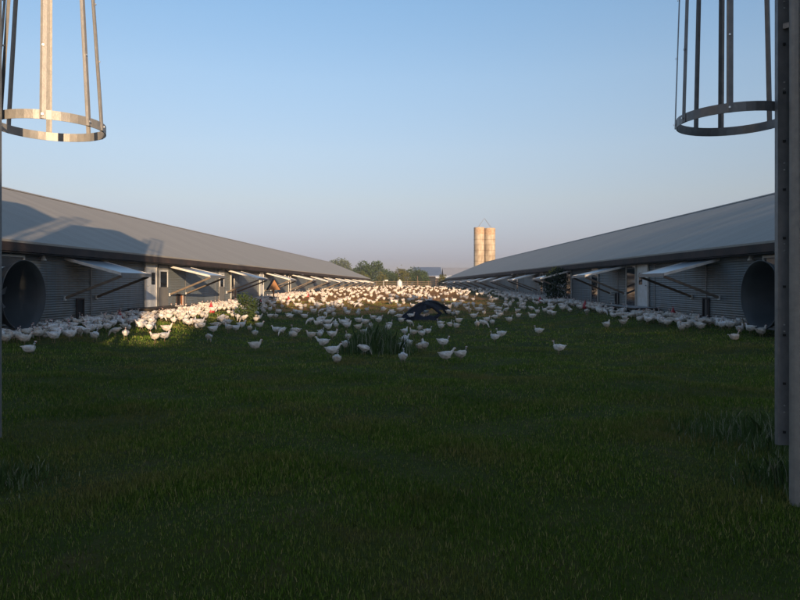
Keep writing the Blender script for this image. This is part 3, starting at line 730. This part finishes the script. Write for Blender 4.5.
# red bell drinkers
def drinker():
    rt = empty('drinker', (0, 0, 0))
    t = MB(); t.lathe([(.0, .0), (.19, .0), (.22, .03), (.22, .10), (.20, .10), (.19, .06), (.13, .05)], n=24); t.build('pan', M['red'], rt)
    t = MB(); t.lathe([(.16, .055), (.17, .12), (.14, .22), (.09, .32), (.055, .37), (.05, .42), (.0, .43)], n=24); t.build('bell', M['red'], rt, smooth=True)
    t = MB(); t.tube([(-.04, 0, .42), (-.035, 0, .48), (.035, 0, .48), (.04, 0, .42)], [.012]*4, 6); t.build('handle', M['red'], rt)
    return rt
DR = [(119.5, 25.5, 'red bell drinker in the shaded crowd nearest along the left barn'), (211, 32.5, 'red bell drinker on sunlit grass below the second left awning'),
      (260.5, 41, 'red bell drinker beside the tan hood'), (288.5, 45, 'red bell drinker just beyond the tan hood'), (307.5, 55, 'small red bell drinker farthest along the left barn'),
      (673, 26.5, 'red bell drinker below the nearest right awning'), (585, 35.5, 'red bell drinker between the two platforms of the right barn'), (540, 44, 'red bell drinker left of the tall dark bush')]
d0 = drinker()
for i, (px, Y, lb) in enumerate(DR):
    d = d0 if i == 0 else copy_tree(d0)
    x = at(px, Y); d.location = (x, Y, H(x, Y)+.0); sc_ = .84; d.scale = (sc_, sc_, sc_ * (1.35 if i in (1, 5) else 1.15)); tag(d, lb, 'drinker', 'red bell drinkers in the yard')

# ------------------------------------------------------------------ chickens
def chicken_mesh(name, pose):
    """one lofted skin from tail to beak; comb, legs and wings merged into the same mesh"""
    N = 12
    neck = {'up': [(.13, .325), (.152, .385), (.162, .432)], 'look': [(.13, .315), (.15, .365), (.168, .405)],
            'walk': [(.15, .31), (.20, .37), (.235, .415)], 'peck': [(.17, .21), (.215, .13), (.24, .06)],
            'sit': [(.12, .23), (.14, .29), (.155, .335)], 'tall': [(.125, .34), (.14, .42), (.15, .49)], 'low': [(.17, .27), (.235, .26), (.285, .265)], 'preen': [(.13, .31), (.10, .365), (.05, .36)], 'side': [(.12, .32), (.14, .38), (.15, .435)]}[pose]
    bz = -.10 if pose == 'sit' else 0
    sp = [(-.215, .302+bz, .004, .02), (-.185, .295+bz, .034, .045), (-.135, .272+bz, .076, .086), (-.075, .248+bz, .105, .112), (0, .236+bz, .115, .125), (.06, .252+bz, .100, .112), (.10, .29+bz, .062, .074)]
    if pose == 'peck': sp = [(-.22, .36, .004, .02), (-.19, .34, .025, .045), (-.145, .305, .062, .07), (-.08, .27, .092, .094), (.0, .245, .104, .105), (.07, .235, .09, .092), (.12, .23, .06, .065)]
    if pose == 'sit': neck = [(a, b-.0) for a, b in neck]
    sp += [(neck[0][0], neck[0][1]-.012, .044, .052), (neck[1][0], neck[1][1]-.01, .029, .032), (neck[2][0], neck[2][1], .025, .028)]
    hx, hz = neck[2]
    d = Vector((1, 0, -.15)) if pose != 'peck' else Vector((.45, 0, -1)); d.normalize()
    yaw = {'side': .9, 'preen': 2.5}.get(pose, 0)
    mb = MB(); pts = []; rads = []
    for x, z, ry, rz_ in sp: pts.append((x, 0, z)); rads.append((ry, rz_))
    hd = Vector((math.cos(yaw)*d.x, math.sin(yaw)*d.x, d.z))
    p = Vector((hx, 0, hz))
    pts += [tuple(p+hd*.03+Vector((0, 0, .008))), tuple(p+hd*.05)]; rads += [(.020, .021), (.010, .011)]
    mb.tube(pts, rads, N)
    mb.tube([tuple(p+hd*.045), tuple(p+hd*.078+Vector((0, 0, -.005)))], [(.008, .008), (.001, .001)], 6, mi=2)
    # comb and wattle
    up = Vector((0, 0, 1)) if pose != 'peck' else Vector((1, 0, .3)).normalized()
    q0 = p+hd*.03+up*.020; q1 = p-hd*.012+up*.022
    mb.prism([tuple(q0-up*.012), tuple(q1-up*.012), tuple(q1+up*.010), tuple((q0+q1)/2+up*.02), tuple(q0+up*.008)], (0, .006, 0), mi=1)
    w = p+hd*.035-up*.028; mb.tube([tuple(w+up*.012), tuple(w-up*.012)], [.009, .006], 6, mi=1)
    # wings hug the flanks
    for sg in (-1, 1):
        W_ = [(.07, sg*.092, .275+bz), (.0, sg*.116, .262+bz), (-.08, sg*.105, .27+bz), (-.15, sg*.075, .285+bz), (-.19, sg*.05, .30+bz)]
        mb.tube(W_, [(.014, .03), (.016, .055), (.014, .05), (.010, .03), (.003, .008)], 8, mi=0)
    # tail fan
    for a in (-.35, 0, .35):
        tx = -.16; mb.prism([(tx, a*.08, .29+bz), (tx-.085, a*.16, .315+bz), (tx-.075, a*.16, .338+bz), (tx+.02, a*.08, .325+bz)], (0, .008, 0), mi=0)
    if pose != 'sit':
        for sg, ph in ((-1, 1), (1, -1)):
            k = .05*ph if pose == 'walk' else .012*ph
            mb.tube([(-.01, sg*.045, .19), (-.015+k*.3, sg*.047, .12)], [(.034, .034), (.015, .015)], 8, mi=0)
            mb.tube([(-.015+k*.3, sg*.047, .125), (-.02+k, sg*.047, .008)], [.008, .007], 6, mi=2)
            for ta in (-.5, 0, .5, math.pi):
                ln = .05 if ta != math.pi else .022
                mb.tube([(-.02+k, sg*.047, .008), (-.02+k+ln*math.cos(ta), sg*.047+ln*math.sin(ta), .004)], [.006, .003], 5, mi=2)
    jr = random.Random(len(pose)*7+ord(pose[0]))          # ruffled plumage
    for i, (v_, ) in enumerate(zip(mb.v)):
        if i < N*(len(pts)-3) and v_[2] > .12+bz: mb.v[i] = (v_[0]+jr.uniform(-.008, .008), v_[1]+jr.uniform(-.007, .007), v_[2]+jr.uniform(-.009, .009))
    o = mb.build(name, [M['hen'], M['comb'], M['legs']], link=False, smooth=True)
    return o.data
M['hen'] = mat('white_feathers', (.84, .82, .80), .85, 0, (.58, .53, .48), 11, .35, .9, 38, spec=.2)
_n = M['hen'].node_tree; _b = _n.nodes['Principled BSDF']; _l = _b.inputs['Base Color'].links[0].from_socket
_oi = _n.nodes.new('ShaderNodeObjectInfo'); _r = _n.nodes.new('ShaderNodeValToRGB'); _r.color_ramp.elements[0].color = (1, 1, 1, 1); _r.color_ramp.elements[0].position = .3; _r.color_ramp.elements[1].color = (.80, .72, .62, 1)
_m = _n.nodes.new('ShaderNodeMix'); _m.data_type = 'RGBA'; _m.blend_type = 'MULTIPLY'; _m.inputs[0].default_value = 1
_n.links.new(_oi.outputs['Random'], _r.inputs[0]); _n.links.new(_l, _m.inputs[6]); _n.links.new(_r.outputs[0], _m.inputs[7]); _n.links.new(_m.outputs[2], _b.inputs['Base Color'])
M['comb'] = mat('comb_red', (.45, .06, .05), .6)
M['legs'] = mat('yellow_shank', (.27, .18, .10), .6)
POSES = {k: chicken_mesh('chicken', k) for k in ('up', 'look', 'walk', 'peck', 'sit', 'side', 'tall', 'low', 'preen')}
def unproject(px, y):
    """ground point seen at photo pixel (px, y) of the scouting sketch"""
    k = (y-285)/F; lo = 2.0
    Y = 10.0
    while Y < 150:
        if (E - k*Y) <= H((px-400)/F*Y, Y): break
        Y += .4
    for _ in range(3):
        pass
    return ((px-400)/F*Y, Y)
near = [  # (px, y of the feet, pose, heading: 0 right .. pi left, label)
 (558,355,'up',3.0,'white chicken walking left, alone and nearest on the right half of the grass'), (538,337,'up',3.1,'lone white chicken behind and left of the nearest right one'),
 (532,321,'look',3.0,None), (494,344,'up',2.6,'left one of two white chickens standing alone right of centre'), (501,340,'up',2.9,'right one of two white chickens standing alone right of centre'),
 (607,331,'look',.6,'white chicken left of the one striding right before the right barn'), (623,328,'walk',.2,'white chicken striding right before the nearest right platform'), (499,319,'look',2.9,None), (487,324,'look',.5,None),
 (443,349,'up',.1,None), (462,362,'up',.3,'white chicken nearest the centre, right one of the front pair'), (447,364,'walk',.1,'white chicken nearest the centre, left one of the front pair'), (441,331,'up',2.4,None), (450,328,'sit',1,None),
 (456,331,'up',2.2,None), (420,354,'up',1.2,None), (424,353,'look',1.8,None), (408,351,'look',2.0,None), (402,355,'up',1.1,None), (405,345,'up',1.7,None), (422,339,'look',.6,None), (428,336,'up',.2,None),
 (413,338,'look',2.4,None), (405,337,'look',.9,None), (410,327,'peck',.7,None), (420,333,'up',1.9,None), (403,366,'up',1.5,'white chicken seen end-on, foremost right of the tall weeds'), (337,364,'sit',1.5,'small white chicken crouched alone in front of the tall weeds'),
 (333,358,'walk',0.1,None), (346,353,'up',1.3,None), (348,343,'up',2.2,None), (363,349,'up',3.0,None), (365,357,'peck',.5,None), (364,338,'walk',1,None), (371,339,'up',1.5,None), (359,332,'look',.2,None),
 (365,327,'look',2.8,None), (359,323,'sit',0,None), (358,318,'look',1.7,None), (348,330,'look',.2,None), (342,327,'look',3.0,None), (335,328,'look',1.5,None), (333,340,'look',.1,None), (373,322,'look',2.9,None),
 (379,325,'up',.5,None), (390,327,'sit',.9,None), (348,315,'sit',0,None), (209,344,'peck',1.6,'sunlit white chicken alone before the crowd left of the low bush'), (214,335,'look',.1,None), (195,328,'look',1.8,None), (202,330,'up',.4,None),
 (255,339,'up',1.7,None), (256,353,'look',.0,'lone white chicken nearest the camera left of the tall weeds'), (276,335,'look',3.1,'white chicken alone on the grass right of the low bush'), (295,337,'up',3.0,None), (311,342,'look',2.9,None), (320,340,'up',1.3,None),
 (332,340,'up',.2,None), (323,351,'walk',2.9,None), (260,330,'look',.2,None), (250,334,'look',1.5,None), (236,333,'look',.2,None), (228,334,'look',2.6,None), (242,331,'look',.2,None), (226,327,'sit',.5,None), (259,322,'look',0,None),
 (276,321,'up',2,None), (289,319,'up',.5,None), (305,319,'sit',0,None), (297,316,'look',3,None), (328,332,'look',.2,None), (336,330,'look',2,None), (322,327,'look',1,None), (314,315,'look',.4,None),
 (30,354,'sit',.1,'white chicken sitting nearest the camera before the left fan cone'), (95,343,'up',1.6,'white chicken standing out in front of the left crowd'), (115,338,'peck',3.1,'cream white chicken pecking at the edge of the left crowd'), (125,333,'up',1.2,None),
 (155,343,'look',2.9,'left one of a pair of white chickens before the left platform'), (165,343,'look',.3,'right one of a pair of white chickens before the left platform'), (54,344,'look',.9,None), (70,343,'look',.3,None), (6,346,'look',1.2,None), (19,344,'look',2,None), (39,341,'up',1,None),
 (25,347,'look',.3,None), (167,335,'look',.2,None), (150,333,'look',1,None), (192,327,'look',.9,None), (200,328,'look',.2,None), (144,328,'look',2,None),
 (735,341,'sit',.2,'white chicken sitting alone in front of the right crowd'), (762,338,'look',.2,None), (750,335,'look',2,None), (740,335,'look',.6,None), (722,332,'up',2,None), (730,330,'look',.4,None), (747,328,'look',.1,None),
 (756,333,'look',1.1,None), (702,328,'look',2.9,None), (720,324,'up',1.2,None), (714,326,'look',.6,None), (679,328,'look',.1,None), (667,328,'look',3,None), (660,325,'look',2,None), (646,322,'up',1.9,'small white chicken at the left end of the right wall crowd'),
 (652,321,'look',.4,None), (687,322,'look',.1,None), (695,322,'up',2,None), (640,316,'up',2.1,None)]
rc = random.Random(11); birds = []   # x, y, pose, rz, label, scale
cell = {}
def free(x, y, dmin):
    cx, cy = int(x//.5), int(y//.5)
    for i in (-1, 0, 1):
        for j in (-1, 0, 1):
            for (a, b) in cell.get((cx+i, cy+j), ()):
                if (a-x)**2+(b-y)**2 < dmin*dmin: return False
    return True
def put(x, y): cell.setdefault((int(x//.5), int(y//.5)), []).append((x, y))
def inside_ok(x, y):
    return -13.23+sL*y+.4 < x < 12.38+sR*y-.4 and not (abs(x-at(424, 32.5)) < 1.2 and abs(y-32.5) < .45)
for px, y, ps, h, lb in near:
    x, Y = unproject(px, y); put(x, Y); birds.append((x, Y, ps, h, lb, rc.uniform(.92, 1.06)))
def cover(px, y):
    """share of the view covered by birds"""
    c = 0
    if px < 135: top_ = 320-.05*px; bot = 346-.09*px; c = .85 if top_ < y < bot else 0
    elif px < 205: c = .75 if 317 < y < 333-.02*(px-135) else 0
    elif px < 262: c = .60 if 308 < y < 331 else 0
    elif px < 345:
        c = .62 if y < 313 else (.32 if y < 321 else .16 if y < 343 else 0)
        if px < 300 and y < 302: c = .75
    elif px < 400: c = .52 if y < 303 else (.36 if y < 312 else .26 if y < 335 else 0)
    elif px < 460: c = .55 if y < 303 else (.35 if y < 318 else .36 if y < 332 else .30 if y < 352 and px < 435 else 0)
    elif px < 520: c = .62 if y < 309 else (.36 if y < 320 else .22 if y < 330 else 0)
    elif px < 640: c = .72 if y < 315 else (.25 if y < 319 else 0)
    else: c = .80 if 307+.05*(px-640) < y < 325+.085*(px-640) else 0
    if y < 297: c = max(c, 1.1) if px < 520 else max(c, .9)
    elif y < 317 and 250 < px < 640: c *= 1.45
    return c
def clump(x, y): return .5 + .5*(.5*math.sin(x*1.3+1.7*math.sin(y*.9))+.5*math.sin(y*1.1+2*math.sin(x*.7)+1))
y = 286.6
while y < 348:
    Y0 = unproject(400, y)[1]; s = F/Y0; bl = .30*s; bh = .24*s
    dy = .5
    span0, span1 = 0, 780
    nexp = dy*(span1-span0)/(bl*bh)
    for _ in range(int(nexp)):
        px = rc.uniform(span0, span1); yy = y+rc.uniform(0, dy)
        x, Y = unproject(px, yy)
        if Y > 137 or not inside_ok(x, Y): continue
        Y += rc.uniform(-.2, .2)
        c = cover(px, yy)*(.62+1.25*clump(x, Y))
        if rc.random() > c: continue
        if not free(x, Y, .20): continue
        put(x, Y)
        ps = rc.choices(['up', 'look', 'walk', 'peck', 'sit', 'side', 'tall', 'low', 'preen'], [2.5, 3, 2, 2.5, 2.5, 2, .8, 2, 1.3])[0]
        birds.append((x, Y, ps, rc.uniform(-math.pi, math.pi), None, rc.uniform(.85, 1.08)))
    y += dy
# along both walls the crowd thickens
for _ in range(1700):
    side = rc.choice((-1, 1)); Y = rc.uniform(18, 60)
    if side > 0 and Y < 21: continue
    x = (-13.23+sL*Y+.5+abs(rc.gauss(0, 1.0))) if side < 0 else (12.38+sR*Y-.5-abs(rc.gauss(0, .9)))
    if side > 0 and rc.random() < .35: continue
    if not inside_ok(x, Y) or not free(x, Y, .22): continue
    put(x, Y); birds.append((x, Y, rc.choice(['up', 'look', 'low', 'walk', 'peck', 'side', 'preen', 'sit', 'tall']), rc.uniform(-3.1, 3.1), None, rc.uniform(.85, 1.06)))
birds.sort(key=lambda b: (b[4] is None, b[1]))
def zone(x, Y):
    wl = x-(-13.23+sL*Y); wr = (12.38+sR*Y)-x
    if wl < 3.4 and Y < 29.5: return 'white chicken in the shaded crowd beneath the nearest left awning and fan cone'
    if wl < 4.5 and Y < 37: return 'white chicken in the sunlit crowd between the left platform and the low bush'
    if wl < 4.5: return 'white chicken in the crowd beyond the low bush along the left barn'
    if wr < 3.2 and Y < 30: return 'white chicken in the crowd beneath the nearest right awning and fan cone'
    if wr < 4.5: return 'white chicken in the crowd around the platforms of the right barn'
    if x < -2.2 and Y < 27: return 'white chicken grazing on the grass between the low bush and the tall weeds'
    if x < -2.2: return 'white chicken grazing on the left half of the yard behind the low bush'
    if Y < 30 and x < 2.6: return 'white chicken in the loose flock between the tall weeds and the black arch'
    if Y < 36 and x < 4: return 'white chicken close around the black arch'
    return 'white chicken in the flock right of the black arch'
GRP = 'white chickens roaming the yard between the barns'
NI = 300
for i, (x, Y, ps, h, lb, sc_) in enumerate(birds[:NI]):
    o = bpy.data.objects.new('chicken', POSES[ps]); C.objects.link(o)
    o.location = (x, Y, H(x, Y)+.005); o.rotation_euler = (0, rc.uniform(-.10, .08), h); w_ = rc.uniform(.92, 1.1); o.scale = (sc_*.86, sc_*.86*w_, sc_*.84)
    tag(o, lb or zone(x, Y), 'chicken', GRP)
rest = birds[NI:]
print('BIRDS', len(birds), 'individual', min(NI, len(birds)), 'rest', len(rest))
# far flock: one mass
V = []; Fs = []; MI = []; base = 0
arr = {}
for k, me in POSES.items():
    co = np.array([v.co[:] for v in me.vertices]); fs = [tuple(p.vertices) for p in me.polygons]; mi = [p.material_index for p in me.polygons]; arr[k] = (co, fs, mi)
for x, Y, ps, h, lb, s in rest:
    co, fs, mi = arr[ps]; c_, s_ = math.cos(h), math.sin(h); s *= .88
    q = np.empty_like(co); q[:, 0] = (co[:, 0]*c_-co[:, 1]*s_)*s+x; q[:, 1] = (co[:, 0]*s_+co[:, 1]*c_)*s+Y; q[:, 2] = co[:, 2]*s+H(x, Y)
    V.append(q); Fs += [tuple(base+i for i in f) for f in fs]; MI += mi; base += len(co)
if rest:
    me = bpy.data.meshes.new('distant_flock'); me.from_pydata(np.concatenate(V).tolist(), [], Fs)
    for m in (M['hen'], M['comb'], M['legs']): me.materials.append(m)
    me.polygons.foreach_set('material_index', MI); me.polygons.foreach_set('use_smooth', [True]*len(Fs)); me.update()
    o = bpy.data.objects.new('distant_flock', me); C.objects.link(o); tag(o, 'mass of distant white chickens filling the far yard', 'chickens', kind='stuff')

# ------------------------------------------------------------------ grass
def blades(xy, z, h, w, rng, lean=.5):
    n = len(xy); a = rng.random(n)*2*np.pi; ln = rng.random(n)*lean*h; b = rng.random(n)*2*np.pi
    dx, dy = np.cos(a)*w/2, np.sin(a)*w/2; lx, ly = np.cos(b)*ln, np.sin(b)*ln
    x, y = xy[:, 0], xy[:, 1]
    P = np.empty((n, 5, 3))
    P[:, 0] = np.stack([x-dx, y-dy, z], 1); P[:, 1] = np.stack([x+dx, y+dy, z], 1)
    P[:, 2] = np.stack([x+dx*.75+lx*.35, y+dy*.75+ly*.35, z+h*.6], 1); P[:, 4] = np.stack([x-dx*.75+lx*.35, y-dy*.75+ly*.35, z+h*.6], 1)
    P[:, 3] = np.stack([x+lx, y+ly, z+h*np.sqrt(np.maximum(.1, 1-(ln/h)**2*.6))], 1)
    return P.reshape(-1, 3)
rng = np.random.default_rng(2)
def field(y0, y1, dens, hx, wf, extra=1.5):
    n = int(dens*(y1-y0)*((y0+y1)*.65+2*extra)); 
    Y = y0 + (y1-y0)*rng.random(n); wid = .65*Y+extra; X = (rng.random(n)*2-1)*wid
    k = (X > -13.1+sL*Y) & (X < 12.3+sR*Y); X, Y = X[k], Y[k]
    # tufts: thin out by a clumpy field
    t = .5+.25*np.sin(X*2.3+np.sin(Y*1.9)*2)+.25*np.sin(Y*2.7+np.sin(X*1.3)*2+1)
    k = rng.random(len(X)) < .45+.55*t; X, Y, t = X[k], Y[k], t[k]
    h = hx*(.45+.75*rng.random(len(X)))*(.7+.6*t)
    return blades(np.stack([X, Y], 1), H_np(X, Y)-.01, h, wf*(.7+.6*rng.random(len(X))), rng, .55)
vv = [field(2.3, 5, 6500, .048, .0042), field(5, 8, 4300, .052, .0055), field(8, 13, 1900, .058, .008), field(13, 20, 650, .062, .013), field(20, 32, 220, .065, .024), field(32, 48, 60, .06, .04)]
o = quads_obj('grass', np.concatenate(vv), M['grass'], per=5); tag(o, 'dark green grass covering the near yard', 'grass', kind='stuff')
# weeds: tall clumps
def weed_clump(name, cx, cy, rx, ry, n, h, label, seed, w=.012):
    r = np.random.default_rng(seed); X = cx+rx*np.clip(r.normal(size=n)*.5, -1.2, 1.2); Y = cy+ry*np.clip(r.normal(size=n)*.5, -1.2, 1.2)
    d = np.sqrt(((X-cx)/rx)**2+((Y-cy)/ry)**2); hh = h*(.35+.65*r.random(n))*np.clip(1.15-.55*d, .3, 1)
    v = blades(np.stack([X-cx, Y-cy], 1), H_np(X, Y)-H(cx, cy)-.02, hh, w*(.6+.8*r.random(n)), r, .55)
    o = quads_obj(name, v, M['weed'], per=5); o.location = (cx, cy, H(cx, cy)); tag(o, label, 'weeds'); return o
weed_clump('weed_clump', at(377, 18.2), 18.2, 0.85, 1.0, 1700, .98, 'tall clump of dark weeds with pale stalks among the chickens', 1, .013)
weed_clump('weed_clump', 4.1, 6.9, 1.0, 1.2, 2600, .33, 'tangled tall grass by the foot of the right feed bin', 2, .008)
weed_clump('weed_clump', 3.35, 5.3, .55, .4, 1100, .36, 'short tuft around the right bin leg', 3, .008)
weed_clump('weed_clump', -3.5, 5.6, .55, .5, 1200, .2, 'short tuft around the left bin leg', 4, .008)

# ------------------------------------------------------------------ morning haze
hz = MB(); hz.box(-590, 590, -430, 1730, -4, 24); hz = hz.build('haze', []); tag(hz, kind='stuff')
hm = bpy.data.materials.new('haze_air'); hm.use_nodes = True; hn = hm.node_tree; hn.nodes.clear()
pv = hn.nodes.new('ShaderNodeVolumePrincipled'); pv.inputs['Color'].default_value = (.80, .84, .92, 1); pv.inputs['Density'].default_value = .0006; pv.inputs['Anisotropy'].default_value = .2
ho = hn.nodes.new('ShaderNodeOutputMaterial'); hn.links.new(pv.outputs[0], ho.inputs['Volume']); hz.data.materials.append(hm)
